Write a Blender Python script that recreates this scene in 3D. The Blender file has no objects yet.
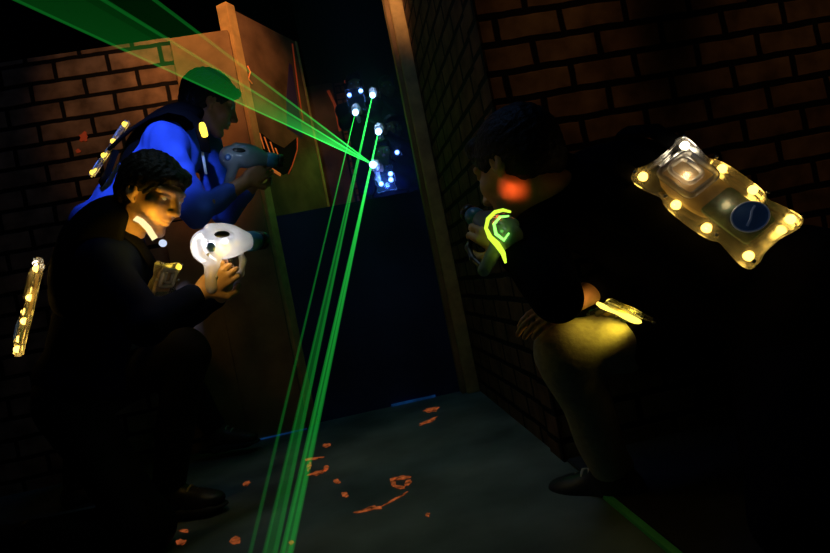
import bpy, bmesh, math, random
import numpy as np
import openvdb
from mathutils import Vector, Matrix

random.seed(7)
sc = bpy.context.scene
COL = sc.collection
PI = math.pi

# ------------------------------------------------------------------ camera
FPX = 580.0
YAW, ROLL, CAMZ = math.radians(6.0), math.radians(11.3), 0.65
CAM = np.array([0, 0, CAMZ])
FW = np.array([math.sin(YAW), math.cos(YAW), 0])
RT = np.array([math.cos(YAW), -math.sin(YAW), 0])
UP = np.array([0, 0, 1.0])
cr, sr = math.cos(ROLL), math.sin(ROLL)
CX = cr * RT - sr * UP          # image right
CY = sr * RT + cr * UP          # image up


def C(px, py, d):               # point at camera depth d seen at pixel
    return CAM + d * (FW + CX * (px - 415) / FPX - CY * (py - 276.5) / FPX)


def V(x, y, z):                 # direction: image right, image up, away
    return x * CX + y * CY + z * FW


def L(lat, d, z):               # level point: lateral, depth, height
    return np.array([0, 0, z]) + lat * RT + d * FW


def Fl(px, py, z=0.0):          # point on the floor
    r = FW + CX * (px - 415) / FPX - CY * (py - 276.5) / FPX
    return CAM + r * (z - CAMZ) / r[2]


def PY(px, py, Y):              # point on the plane y = Y
    r = FW + CX * (px - 415) / FPX - CY * (py - 276.5) / FPX
    return CAM + r * Y / r[1]


def nrm(v):
    v = np.asarray(v, float)
    return v / np.linalg.norm(v)


cam = bpy.data.cameras.new('camera')
cam.sensor_width = 36.0
cam.lens = FPX / 830 * 36.0
cam.clip_start = 0.02
camo = bpy.data.objects.new('camera', cam)
COL.objects.link(camo)
camo.matrix_world = Matrix(((CX[0], CY[0], -FW[0], 0), (CX[1], CY[1], -FW[1], 0), (CX[2], CY[2], -FW[2], CAMZ), (0, 0, 0, 1)))
sc.camera = camo

# --------------------------------------------------------------- materials


def mat(name, col, rough=.6, metal=0, emis=None, estr=0, spec=.5, noise=0, nscale=20, bump=0):
    m = bpy.data.materials.new(name)
    m.use_nodes = True
    nt = m.node_tree
    b = nt.nodes['Principled BSDF']
    b.inputs['Base Color'].default_value = (*col, 1)
    b.inputs['Roughness'].default_value = rough
    b.inputs['Metallic'].default_value = metal
    b.inputs['Specular IOR Level'].default_value = spec
    if emis:
        b.inputs['Emission Color'].default_value = (*emis, 1)
        b.inputs['Emission Strength'].default_value = estr
    if noise or bump:
        tc = nt.nodes.new('ShaderNodeTexCoord')
        n = nt.nodes.new('ShaderNodeTexNoise')
        n.inputs['Scale'].default_value = nscale
        n.inputs['Detail'].default_value = 5
        nt.links.new(tc.outputs['Object'], n.inputs['Vector'])
        if noise:
            mx = nt.nodes.new('ShaderNodeMixRGB')
            mx.blend_type = 'MULTIPLY'
            mx.inputs['Fac'].default_value = noise
            mx.inputs['Color1'].default_value = (*col, 1)
            r = nt.nodes.new('ShaderNodeValToRGB')
            r.color_ramp.elements[0].position = .3
            r.color_ramp.elements[1].position = .7
            nt.links.new(n.outputs['Fac'], r.inputs['Fac'])
            nt.links.new(r.outputs['Color'], mx.inputs['Color2'])
            nt.links.new(mx.outputs['Color'], b.inputs['Base Color'])
            if emis:
                ml = nt.nodes.new('ShaderNodeMath')
                ml.operation = 'MULTIPLY'
                ml.inputs[1].default_value = estr
                nt.links.new(r.outputs['Color'], ml.inputs[0])
                nt.links.new(ml.outputs[0], b.inputs['Emission Strength'])
        if bump:
            bp = nt.nodes.new('ShaderNodeBump')
            bp.inputs['Strength'].default_value = bump
            bp.inputs['Distance'].default_value = .01
            nt.links.new(n.outputs['Fac'], bp.inputs['Height'])
            nt.links.new(bp.outputs['Normal'], b.inputs['Normal'])
    return m


def brick_mat(name, axes, bw, rh, ca, cb, mortar, off=(0, 0)):
    m = bpy.data.materials.new(name)
    m.use_nodes = True
    nt = m.node_tree
    b = nt.nodes['Principled BSDF']
    tc = nt.nodes.new('ShaderNodeTexCoord')
    sp = nt.nodes.new('ShaderNodeSeparateXYZ')
    cb_ = nt.nodes.new('ShaderNodeCombineXYZ')
    nt.links.new(tc.outputs['Object'], sp.inputs[0])
    for i, a in enumerate(axes):
        ad = nt.nodes.new('ShaderNodeMath')
        ad.inputs[1].default_value = off[i]
        nt.links.new(sp.outputs[a], ad.inputs[0])
        nt.links.new(ad.outputs[0], cb_.inputs[i])
    wn = nt.nodes.new('ShaderNodeTexNoise')
    wn.inputs['Scale'].default_value = 9
    nt.links.new(cb_.outputs[0], wn.inputs['Vector'])
    vm = nt.nodes.new('ShaderNodeVectorMath')
    vm.operation = 'MULTIPLY_ADD'
    nt.links.new(wn.outputs['Color'], vm.inputs[0])
    vm.inputs[1].default_value = (.012, .012, 0)
    nt.links.new(cb_.outputs[0], vm.inputs[2])
    t = nt.nodes.new('ShaderNodeTexBrick')
    t.inputs['Scale'].default_value = 1
    t.inputs['Brick Width'].default_value = bw
    t.inputs['Row Height'].default_value = rh
    t.inputs['Mortar Size'].default_value = .0125
    t.inputs['Mortar Smooth'].default_value = .35
    t.inputs['Bias'].default_value = -.1
    t.inputs['Color1'].default_value = (*ca, 1)
    t.inputs['Color2'].default_value = (*cb, 1)
    t.inputs['Mortar'].default_value = (*mortar, 1)
    nt.links.new(vm.outputs[0], t.inputs['Vector'])
    n = nt.nodes.new('ShaderNodeTexNoise')
    n.inputs['Scale'].default_value = 11
    n.inputs['Detail'].default_value = 8
    nt.links.new(cb_.outputs[0], n.inputs['Vector'])
    r = nt.nodes.new('ShaderNodeValToRGB')
    r.color_ramp.elements[0].position = .3
    r.color_ramp.elements[0].color = (.35, .35, .35, 1)
    r.color_ramp.elements[1].position = .68
    nt.links.new(n.outputs['Fac'], r.inputs['Fac'])
    mx = nt.nodes.new('ShaderNodeMixRGB')
    mx.blend_type = 'MULTIPLY'
    mx.inputs['Fac'].default_value = 1
    nt.links.new(t.outputs['Color'], mx.inputs['Color1'])
    nt.links.new(r.outputs['Color'], mx.inputs['Color2'])
    nt.links.new(mx.outputs['Color'], b.inputs['Base Color'])
    b.inputs['Roughness'].default_value = .85
    b.inputs['Specular IOR Level'].default_value = .15
    bp = nt.nodes.new('ShaderNodeBump')
    bp.inputs['Strength'].default_value = .6
    bp.inputs['Distance'].default_value = .006
    bp.invert = True
    nt.links.new(t.outputs['Fac'], bp.inputs['Height'])
    nt.links.new(bp.outputs['Normal'], b.inputs['Normal'])
    return m


def emit(name, col, s):
    m = bpy.data.materials.new(name)
    m.use_nodes = True
    nt = m.node_tree
    nt.nodes.clear()
    o = nt.nodes.new('ShaderNodeOutputMaterial')
    e = nt.nodes.new('ShaderNodeEmission')
    e.inputs[0].default_value = (*col, 1)
    e.inputs[1].default_value = s
    nt.links.new(e.outputs[0], o.inputs[0])
    return m


def beam_mat(name, col, k, r0, power=2.5, cap=1.0):
    """Laser light seen in the haze: adds to what is behind it, weaker as the fan spreads from its phaser."""
    m = bpy.data.materials.new(name)
    m.use_nodes = True
    nt = m.node_tree
    nt.nodes.clear()
    o = nt.nodes.new('ShaderNodeOutputMaterial')
    e = nt.nodes.new('ShaderNodeEmission')
    e.inputs[0].default_value = (*col, 1)
    tr = nt.nodes.new('ShaderNodeBsdfTransparent')
    ad = nt.nodes.new('ShaderNodeAddShader')
    tc = nt.nodes.new('ShaderNodeTexCoord')
    ln = nt.nodes.new('ShaderNodeVectorMath')
    ln.operation = 'LENGTH'
    a = nt.nodes.new('ShaderNodeMath')
    a.inputs[1].default_value = r0
    dv = nt.nodes.new('ShaderNodeMath')
    dv.operation = 'DIVIDE'
    dv.inputs[0].default_value = k
    nt.links.new(tc.outputs['Object'], ln.inputs[0])
    nt.links.new(ln.outputs['Value'], a.inputs[0])
    pw = nt.nodes.new('ShaderNodeMath')
    pw.operation = 'POWER'
    pw.inputs[1].default_value = power
    nt.links.new(a.outputs[0], pw.inputs[0])
    nt.links.new(pw.outputs[0], dv.inputs[1])
    mn = nt.nodes.new('ShaderNodeMath')
    mn.operation = 'MINIMUM'
    mn.inputs[1].default_value = cap
    nt.links.new(dv.outputs[0], mn.inputs[0])
    nt.links.new(mn.outputs[0], e.inputs[1])
    nt.links.new(e.outputs[0], ad.inputs[0])
    nt.links.new(tr.outputs[0], ad.inputs[1])
    nt.links.new(ad.outputs[0], o.inputs[0])
    return m


def clear_mat(name, tint, transp=.55, body=(.7, .7, .75)):
    """Milky clear plastic: part see-through, part light-spreading, glossy on top."""
    m = bpy.data.materials.new(name)
    m.use_nodes = True
    nt = m.node_tree
    nt.nodes.clear()
    o = nt.nodes.new('ShaderNodeOutputMaterial')
    tr = nt.nodes.new('ShaderNodeBsdfTransparent')
    tr.inputs[0].default_value = (*tint, 1)
    tl = nt.nodes.new('ShaderNodeBsdfTranslucent')
    tl.inputs[0].default_value = (*body, 1)
    df = nt.nodes.new('ShaderNodeBsdfDiffuse')
    df.inputs[0].default_value = (*body, 1)
    gl = nt.nodes.new('ShaderNodeBsdfGlossy')
    gl.inputs['Roughness'].default_value = .18
    fr = nt.nodes.new('ShaderNodeFresnel')
    fr.inputs[0].default_value = 1.45
    m1 = nt.nodes.new('ShaderNodeMixShader')
    m1.inputs[0].default_value = .45
    nt.links.new(tl.outputs[0], m1.inputs[1])
    nt.links.new(df.outputs[0], m1.inputs[2])
    m2 = nt.nodes.new('ShaderNodeMixShader')
    m2.inputs[0].default_value = transp
    nt.links.new(m1.outputs[0], m2.inputs[1])
    nt.links.new(tr.outputs[0], m2.inputs[2])
    m3 = nt.nodes.new('ShaderNodeMixShader')
    nt.links.new(fr.outputs[0], m3.inputs[0])
    nt.links.new(m2.outputs[0], m3.inputs[1])
    nt.links.new(gl.outputs[0], m3.inputs[2])
    nt.links.new(m3.outputs[0], o.inputs[0])
    return m


M = dict(
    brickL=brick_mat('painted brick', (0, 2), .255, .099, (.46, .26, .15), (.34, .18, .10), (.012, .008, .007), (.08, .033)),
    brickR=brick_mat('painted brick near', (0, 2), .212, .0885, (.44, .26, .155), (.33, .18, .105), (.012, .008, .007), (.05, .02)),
    brickS=brick_mat('brick side darkened for shade', (1, 2), .212, .0885, (.15, .08, .045), (.12, .055, .03), (.006, .004, .004), (.05, .02)),  # same brick, shade of the corridor side put into a darker colour
    brickF=brick_mat('painted brick far', (0, 2), .2, .083, (.40, .17, .09), (.36, .15, .08), (.01, .007, .006)),
    floor=mat('worn floor', (.20, .23, .21), .55, spec=.3, noise=.65, nscale=3.0, bump=.15),
    black=mat('black void paint', (.008, .008, .012), .9, spec=.1),
    navy=mat('navy painted board', (.035, .05, .16), .7, spec=.2, noise=.5, nscale=3),
    ply=mat('brown plywood', (.42, .23, .10), .75, spec=.2, noise=.5, nscale=6, bump=.1),
    stud=mat('bare timber', (.72, .43, .16), .6, spec=.3, noise=.4, nscale=14, bump=.15),
    panel=mat('painted barrier', (.26, .14, .08), .7, spec=.2, noise=.7, nscale=5, bump=.1),
    purple=mat('dark purple paint', (.05, .03, .12), .6),
    orange=mat('fluorescent orange paint', (.9, .2, .04), .7, emis=(1, .22, .04), estr=.30),
    splat=mat('fluorescent floor paint', (.9, .25, .06), .7, emis=(1, .2, .05), estr=.32, noise=.9, nscale=45),
    red=mat('fluorescent red paint', (.8, .1, .03), .7, emis=(1, .13, .035), estr=.07),
    tapeblue=mat('fluorescent blue tape', (.05, .25, .7), .5, emis=(.03, .24, .9), estr=.10, noise=.9, nscale=9),
    tapegreen=mat('fluorescent green tape', (.1, .5, .15), .5, emis=(.08, .6, .1), estr=.005),
    mat_=mat('black rubber', (.02, .02, .03), .8, noise=.5, nscale=40),
    skin=mat('skin', (.62, .34, .21), .5, spec=.35, noise=.12, nscale=60),
    skind=mat('tanned skin', (.36, .18, .10), .5, spec=.3, noise=.12, nscale=60),
    hair=mat('dark hair', (.012, .009, .007), .55, spec=.25, noise=.5, nscale=120, bump=.5),
    sweater=mat('blue knit', (.055, .13, .62), .85, spec=.1, noise=.3, nscale=7, bump=.15),
    navycloth=mat('navy cloth', (.003, .006, .035), .85, spec=.02, noise=.4, nscale=9, bump=.2),
    blackcloth=mat('black cloth', (.006, .006, .014), .9, spec=.02, noise=.4, nscale=9, bump=.2),
    jeans=mat('faded jeans', (.42, .40, .36), .85, spec=.1, noise=.22, nscale=70, bump=.25),
    darkjeans=mat('dark trousers', (.012, .012, .017), .85, spec=.1, noise=.4, nscale=15, bump=.2),
    web=mat('black webbing', (.003, .003, .0035), .8, spec=.05),
    webtan=mat('reflective webbing', (.75, .75, .7), .4, spec=.5),
    plastic=mat('black plastic', (.012, .012, .014), .35),
    bluep=mat('blue plastic', (.05, .22, .45), .35, noise=.3, nscale=30),
    board=mat('circuit board green', (.06, .20, .18), .4, noise=.6, nscale=60),
    tan=mat('amber inner moulding', (.55, .40, .22), .4, noise=.3, nscale=30),
    emblem=mat('blue oval badge', (.05, .12, .32), .3, emis=(.12, .3, .75), estr=.012),
    emblemrim=mat('badge mark', (.25, .35, .55), .3, emis=(.3, .45, .8), estr=.03),
    clear=clear_mat('clear milky plastic', (1, .97, .92), .5),
    clearp=clear_mat('milky phaser plastic', (1, .97, .92), .18, (.8, .8, .82)),
    clearv=clear_mat('clear vest plastic', (.95, .93, .9), .72, (.55, .52, .48)),
    cleard=clear_mat('dim clear plastic', (.6, .7, .9), .7, (.05, .07, .12)),
    edge_glow=emit('painted plate edge glow', (1, .88, .42), 1.1),  # glow put into the colour of plastic that is only lit
    clearg=clear_mat('clear grey plastic', (.8, .9, 1), .25, (.45, .55, .66)),
    steel=mat('screw steel', (.4, .4, .4), .35, 1),
    lace=mat('pale laces', (.55, .42, .3), .8),
    sole=mat('shoe sole', (.02, .02, .022), .7),
    shoe=mat('dark shoe leather', (.02, .02, .028), .45, noise=.4, nscale=30),
    shoeb=mat('brown shoe leather', (.05, .03, .02), .5, noise=.4, nscale=30),
    eye=mat('eye white', (.6, .58, .55), .2),
    iris=mat('eye iris', (.02, .012, .008), .15),
    lip=mat('lip skin', (.45, .18, .13), .45),
    ledY=emit('yellow light', (1, .60, .10), 7),
    ledY2=emit('yellow light dim', (1, .66, .06), 2.5),
    ledYs=emit('soft yellow light bar', (1, .74, .10), 2.2),
    ledWY=emit('warm white light', (1, .86, .62), 7),
    ledW=emit('white light', (.85, .85, 1), 16),
    ledB=emit('blue light', (.16, .34, 1), 9),
    ledBW=emit('pale blue light', (.35, .6, 1), 6),
    ledG=emit('green light', (.25, 1, .12), 2.2),
    tipglow=emit('pale blue barrel light', (.30, .55, 1), 1.5),
    glint=emit('painted buckle glint', (.7, .8, 1), .9),  # buckle glint put in as emission
    ledYG=emit('lime light tube', (.62, 1, .05), 1.3),
    glowR=emit('red light', (1, .12, .04), 1.2),
)

# ------------------------------------------------------------------ helpers


def link(name, me, m, parent=None):
    o = bpy.data.objects.new(name, me)
    if m is not None:
        me.materials.append(m)
    COL.objects.link(o)
    if parent is not None:
        o.parent = parent
    return o


def tag(o, label, cat, group=None):
    o['label'] = label
    o['category'] = cat
    if group:
        o['group'] = group
    return o


def thing(name, label, cat, loc=(0, 0, 0), group=None):
    o = bpy.data.objects.new(name, None)
    o.empty_display_size = .1
    COL.objects.link(o)
    o.location = Vector(loc)
    return tag(o, label, cat, group)


def frame_of(o, x, y, z, loc):
    o.matrix_world = Matrix(((x[0], y[0], z[0], loc[0]), (x[1], y[1], z[1], loc[1]), (x[2], y[2], z[2], loc[2]), (0, 0, 0, 1)))
    return o


def me_from_bm(name, bm, smooth=False):
    me = bpy.data.meshes.new(name)
    bm.to_mesh(me)
    bm.free()
    if smooth:
        me.polygons.foreach_set('use_smooth', [True] * len(me.polygons))
    return me


def bm_box(bm, lo, hi, bev=0.0):
    lo, hi = np.array(lo, float), np.array(hi, float)
    r = bmesh.ops.create_cube(bm, size=1)
    for v in r['verts']:
        v.co = Vector((lo + hi) / 2 + np.array(v.co) * (hi - lo))
    if bev:
        es = list({e for v in r['verts'] for e in v.link_edges})
        bmesh.ops.bevel(bm, geom=es, offset=bev, segments=2, affect='EDGES')


def box(name, lo, hi, m, parent=None, bev=0.0):
    bm = bmesh.new()
    bm_box(bm, lo, hi, bev)
    return link(name, me_from_bm(name, bm), m, parent)


def bm_tube(bm, pts, rad, seg=8, flat=None):
    """Tube through pts; rad a number or a list; flat=(normal, ratio) squashes the section along normal."""
    pts = [np.array(p, float) for p in pts]
    n = len(pts)
    rs = rad if isinstance(rad, (list, tuple)) else [rad] * n
    rings = []
    prev = None
    for i, p in enumerate(pts):
        t = nrm(pts[min(i + 1, n - 1)] - pts[max(i - 1, 0)])
        ref = np.array([0, 0, 1.0]) if prev is None else prev
        if flat is not None:
            ref = np.array(flat[0][i] if isinstance(flat[0], list) else flat[0], float)
        if abs(np.dot(ref, t)) > .98:
            ref = np.array([1.0, 0, 0])
        a = nrm(ref - t * np.dot(ref, t))
        b = np.cross(t, a)
        prev = a
        fa = flat[1] if flat is not None else 1
        rings.append([bm.verts.new(Vector(p + rs[i] * (fa * a * math.cos(2 * PI * k / seg) + b * math.sin(2 * PI * k / seg)))) for k in range(seg)])
    for i in range(n - 1):
        for k in range(seg):
            bm.faces.new((rings[i][k], rings[i][(k + 1) % seg], rings[i + 1][(k + 1) % seg], rings[i + 1][k]))
    bm.faces.new(list(reversed(rings[0])))
    bm.faces.new(rings[-1])


def tube(name, pts, rad, m, parent=None, seg=8, flat=None):
    bm = bmesh.new()
    bm_tube(bm, pts, rad, seg, flat)
    bmesh.ops.recalc_face_normals(bm, faces=bm.faces)
    return link(name, me_from_bm(name, bm, True), m, parent)


def bm_lathe(bm, prof, org, axis, seg=20):
    """Revolve prof [(radius, along axis)] about axis through org."""
    axis = nrm(axis)
    a = nrm(np.cross(axis, [0.31, .77, .55]))
    b = np.cross(axis, a)
    org = np.array(org, float)
    rings = [[bm.verts.new(Vector(org + axis * h + r * (a * math.cos(2 * PI * k / seg) + b * math.sin(2 * PI * k / seg)))) for k in range(seg)] for r, h in prof]
    for i in range(len(prof) - 1):
        for k in range(seg):
            bm.faces.new((rings[i][k], rings[i][(k + 1) % seg], rings[i + 1][(k + 1) % seg], rings[i + 1][k]))
    bm.faces.new(list(reversed(rings[0])))
    bm.faces.new(rings[-1])


def lathe(name, prof, org, axis, m, parent=None, seg=20):
    bm = bmesh.new()
    bm_lathe(bm, prof, org, axis, seg)
    bmesh.ops.recalc_face_normals(bm, faces=bm.faces)
    return link(name, me_from_bm(name, bm, True), m, parent)


def bm_prism(bm, outline, z0, z1, bev=0.0, seg=3):
    vs = [bm.verts.new((x, y, z0)) for x, y in outline]
    f = bm.faces.new(vs)
    r = bmesh.ops.extrude_face_region(bm, geom=[f])
    for g in r['geom']:
        if isinstance(g, bmesh.types.BMVert):
            g.co.z = z1
    bmesh.ops.recalc_face_normals(bm, faces=bm.faces)
    if bev:
        es = [e for e in bm.edges if abs(e.verts[0].co.z - e.verts[1].co.z) < 1e-6]
        bmesh.ops.bevel(bm, geom=es, offset=bev, segments=seg, affect='EDGES')


def prism(name, outline, z0, z1, m, parent=None, bev=0.0, smooth=False):
    bm = bmesh.new()
    bm_prism(bm, outline, z0, z1, bev)
    return link(name, me_from_bm(name, bm, smooth), m, parent)


# --------------------------------------------------------- distance-field bodies
class Field:
    def __init__(s):
        s.p = []

    def cone(s, a, b, ra, rb, k=.02, op='u'):
        a, b = np.array(a, float), np.array(b, float)
        r = max(ra, rb)
        s.p.append(('c', (a, b, ra, rb), np.minimum(a, b) - r, np.maximum(a, b) + r, k, op))
        return s

    def chain(s, pts, rs, k=.02, op='u'):
        for i in range(len(pts) - 1):
            s.cone(pts[i], pts[i + 1], rs[i], rs[i + 1], k, op)
        return s

    def ell(s, c, rad, R=None, k=.02, op='u'):
        c = np.array(c, float)
        R = np.eye(3) if R is None else np.array(R, float)      # rows: axes
        e = np.sqrt(((R * np.array(rad)[:, None]) ** 2).sum(0))
        s.p.append(('e', (c, np.array(rad, float), R), c - e, c + e, k, op))
        return s

    def bx(s, c, half, R=None, r=.005, k=.01, op='u'):
        c = np.array(c, float)
        R = np.eye(3) if R is None else np.array(R, float)
        e = (np.abs(R) * np.array(half)[:, None]).sum(0)
        s.p.append(('b', (c, np.array(half, float), R, r), c - e, c + e, k, op))
        return s

    def mesh(s, name, h, noise=None, smooth_iters=0):
        us = [q for q in s.p if q[5] == 'u']
        lo = np.min([q[2] for q in us], 0) - 5 * h - .01
        hi = np.max([q[3] for q in us], 0) + 5 * h + .01
        n = np.ceil((hi - lo) / h).astype(int) + 1
        ax = [(lo[i] + h * np.arange(n[i])).astype(np.float32) for i in range(3)]
        d = np.full(n, .12, np.float32)
        for kind, a, l, u, k, op in s.p:
            m = k + .03
            i0 = np.maximum(np.floor((l - m - lo) / h).astype(int), 0)
            i1 = np.minimum(np.ceil((u + m - lo) / h).astype(int) + 1, n)
            if (i1 <= i0).any():
                continue
            sl = tuple(slice(i0[i], i1[i]) for i in range(3))
            X, Y, Z = ax[0][sl[0]][:, None, None], ax[1][sl[1]][None, :, None], ax[2][sl[2]][None, None, :]
            if kind == 'c':
                A, B, ra, rb = a
                ba = B - A
                L2 = max(float(ba @ ba), 1e-9)
                t = np.clip(((X - A[0]) * ba[0] + (Y - A[1]) * ba[1] + (Z - A[2]) * ba[2]) / L2, 0, 1).astype(np.float32)
                q = np.sqrt((X - A[0] - t * ba[0]) ** 2 + (Y - A[1] - t * ba[1]) ** 2 + (Z - A[2] - t * ba[2]) ** 2) - (ra + (rb - ra) * t)
            else:
                c, r, R = a[0], a[1], a[2]
                P = [(X - c[0]) * R[j, 0] + (Y - c[1]) * R[j, 1] + (Z - c[2]) * R[j, 2] for j in range(3)]
                if kind == 'e':
                    k0 = np.sqrt(sum((P[j] / r[j]) ** 2 for j in range(3)))
                    k1 = np.sqrt(sum((P[j] / r[j] ** 2) ** 2 for j in range(3))) + 1e-6
                    q = k0 * (k0 - 1) / k1
                else:
                    rr = a[3]
                    Q = [np.abs(P[j]) - (r[j] - rr) for j in range(3)]
                    q = np.sqrt(sum(np.maximum(Q[j], 0) ** 2 for j in range(3))) + np.minimum(np.maximum(np.maximum(Q[0], Q[1]), Q[2]), 0) - rr
            e = d[sl]
            if op == 's':
                q = -q
                hh = np.clip(.5 - .5 * (e - q) / k, 0, 1)
                d[sl] = e * (1 - hh) + q * hh + k * hh * (1 - hh)
            else:
                hh = np.clip(.5 + .5 * (e - q) / k, 0, 1)
                d[sl] = e * (1 - hh) + q * hh - k * hh * (1 - hh)
        if noise:
            amp, fr = noise
            X, Y, Z = ax[0][:, None, None], ax[1][None, :, None], ax[2][None, None, :]
            w = (np.sin(fr * (X * 1.1 + Y * .6 - Z * .9) + 2 * np.sin(fr * .45 * (Z + X * .4))) * .6 + np.sin(fr * 1.7 * (Z * .8 - X * .5 + Y * .9) + 1.7 * np.sin(fr * .6 * (X - Y))) * .4)
            d += (amp * w).astype(np.float32)
        d = np.clip(d, -3 * h, 3 * h).astype(np.float32)
        g = openvdb.FloatGrid(background=3 * h)
        g.copyFromArray(np.ascontiguousarray(d))
        g.transform = openvdb.createLinearTransform(voxelSize=h)
        P, T, Q = g.convertToPolygons(isovalue=0.0, adaptivity=0.0)
        P = np.asarray(P, np.float64) + lo
        faces = [tuple(int(i) for i in q) for q in Q] + [tuple(int(i) for i in t) for t in T]
        me = bpy.data.meshes.new(name)
        me.from_pydata(P.tolist(), [], faces)
        me.update()
        # outward orientation check
        me.calc_loop_triangles()
        vol = 0.0
        tri = np.empty(len(me.loop_triangles) * 3, np.int32)
        me.loop_triangles.foreach_get('vertices', tri)
        tri = tri.reshape(-1, 3)
        a, b, c = P[tri[:, 0]], P[tri[:, 1]], P[tri[:, 2]]
        if float((a * np.cross(b, c)).sum()) < 0:
            me.flip_normals()
        me.polygons.foreach_set('use_smooth', [True] * len(me.polygons))
        return me


def add_head(F, c, f, u, S, face=True):
    """Head about centre c, facing f, crown towards u."""
    f = nrm(f)
    u = nrm(u - f * np.dot(u, f))
    l = np.cross(u, f)
    R = np.array([f, l, u])

    def p(a, b, e):
        return c + S * (f * a + l * b + u * e)
    E = lambda q, r, k=.015, op='u': F.ell(q, np.array(r) * S, R, k * S, op)
    E(p(-.012, 0, .032), (.098, .077, .092))
    E(p(.035, 0, -.03), (.066, .06, .078), .03)
    F.cone(p(-.005, .05, -.05), p(.068, .014, -.104), .02 * S, .017 * S, .02 * S)
    F.cone(p(-.005, -.05, -.05), p(.068, -.014, -.104), .02 * S, .017 * S, .02 * S)
    E(p(.076, 0, -.103), (.019, .022, .016), .015)
    if not face:
        E(p(.1, 0, -.02), (.018, .014, .022), .012)
        return
    for s in (1, -1):
        E(p(.062, s * .044, -.02), (.026, .022, .026), .02)                      # cheek
        F.cone(p(.088, s * .012, .033), p(.074, s * .052, .033), .012 * S, .01 * S, .012 * S)   # brow
        E(p(.096, s * .033, .012), (.018, .019, .013), .01, 's')                 # eye socket
        F.cone(p(.088, s * .018, .017), p(.082, s * .048, .016), .0055 * S, .0055 * S, .005 * S)  # upper lid
        F.cone(p(.086, s * .020, .003), p(.08, s * .046, .004), .0045 * S, .0045 * S, .005 * S)   # lower lid
        E(p(-.004, s * .079, .0), (.02, .009, .031), .008)                       # ear
        E(p(.001, s * .09, .002), (.010, .008, .018), .004, 's')
        F.cone(p(-.006, s * .077, -.018), p(.006, s * .073, -.03), .008 * S, .007 * S, .006 * S)
        E(p(.108, s * .013, -.028), (.012, .0075, .008), .006)                   # nostril wing
    F.cone(p(.094, 0, .02), p(.119, 0, -.022), .0085 * S, .0115 * S, .012 * S)
    E(p(.119, 0, -.024), (.011, .011, .009), .006)
    F.cone(p(.098, .004, -.038), p(.097, .004, -.046), .007 * S, .007 * S, .008 * S)
    for s in (1, -1):
        F.cone(p(.101, 0, -.0525), p(.088, s * .023, -.058), .0068 * S, .004 * S, .006 * S)
        F.cone(p(.098, 0, -.067), p(.087, s * .02, -.061), .0078 * S, .004 * S, .006 * S)
        F.cone(p(.108, 0, -.0595), p(.092, s * .024, -.0598), .0022 * S, .002 * S, .003 * S, 's')


def hair_mesh(c, f, u, S, h=.004, style='short', nz=(.0025, 170)):
    f = nrm(f)
    u = nrm(u - f * np.dot(u, f))
    l = np.cross(u, f)
    R = np.array([f, l, u])

    def p(a, b, e):
        return c + S * (f * a + l * b + u * e)
    F = Field()
    F.ell(p(-.014, 0, .036), np.array((.112, .09, .105)) * S, R)
    F.ell(p(-.05, 0, -.02), np.array((.062, .075, .06)) * S, R, .03)
    F.cone(p(.06, .045, .085), p(.085, -.03, .075), .026 * S, .022 * S, .02)      # fringe
    F.ell(p(.105, 0, -.055), np.array((.085, .12, .115)) * S, R, .012, 's')
    for s in (1, -1):
        F.ell(p(.03, s * .105, -.045), np.array((.052, .05, .065)) * S, R, .012, 's')
    F.ell(p(-.05, 0, -.115), np.array((.1, .1, .05)) * S, R, .012, 's')
    return F.mesh('hair', h, nz)


def add_hand(F, w, d, n, curl=(.5, .7, .5), flip=1, thumb=(.6, .5), spread=.03, S=1.0):
    """Hand from wrist w, fingers along d, back of the hand n; flip puts the thumb on +s or -s. Returns the fingertips."""
    d = nrm(d)
    n = nrm(n - d * np.dot(n, d))
    s = np.cross(d, n) * flip
    tips = []
    F.ell(w + d * .045 * S, np.array((.052, .036, .016)) * S, np.array([d, s, n]), .015)
    for i, (o, ln) in enumerate(((.03, .072), (.01, .081), (-.011, .075), (-.03, .06))):
        k0 = w + d * (.09 - .006 * abs(i - 1)) * S + s * o * S
        F.cone(w + d * .02 * S + s * o * .6 * S, k0, .013 * S, .0105 * S, .01)
        a, q = 0.0, k0
        for j, fr in enumerate((.45, .31, .24)):
            a += curl[j]
            dv = d * math.cos(a) - n * math.sin(a) + s * spread * (1.5 - i) * (j == 0)
            q2 = q + nrm(dv) * ln * fr * S
            F.cone(q, q2, (.0098 - .001 * j) * S, (.009 - .001 * j) * S, .003)
            q = q2
        tips.append(q)
    t0 = w + d * .025 * S + s * .028 * S
    t1 = t0 + nrm(d * .6 + s * .75 - n * thumb[0] * .4) * .042 * S
    t2 = t1 + nrm(d * .9 + s * .15 - n * thumb[0]) * .032 * S
    t3 = t2 + nrm(d * .9 - s * thumb[1] - n * thumb[0]) * .026 * S
    F.chain([t0, t1, t2, t3], [.015 * S, .0125 * S, .0108 * S, .009 * S], .006)
    return tips


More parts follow.
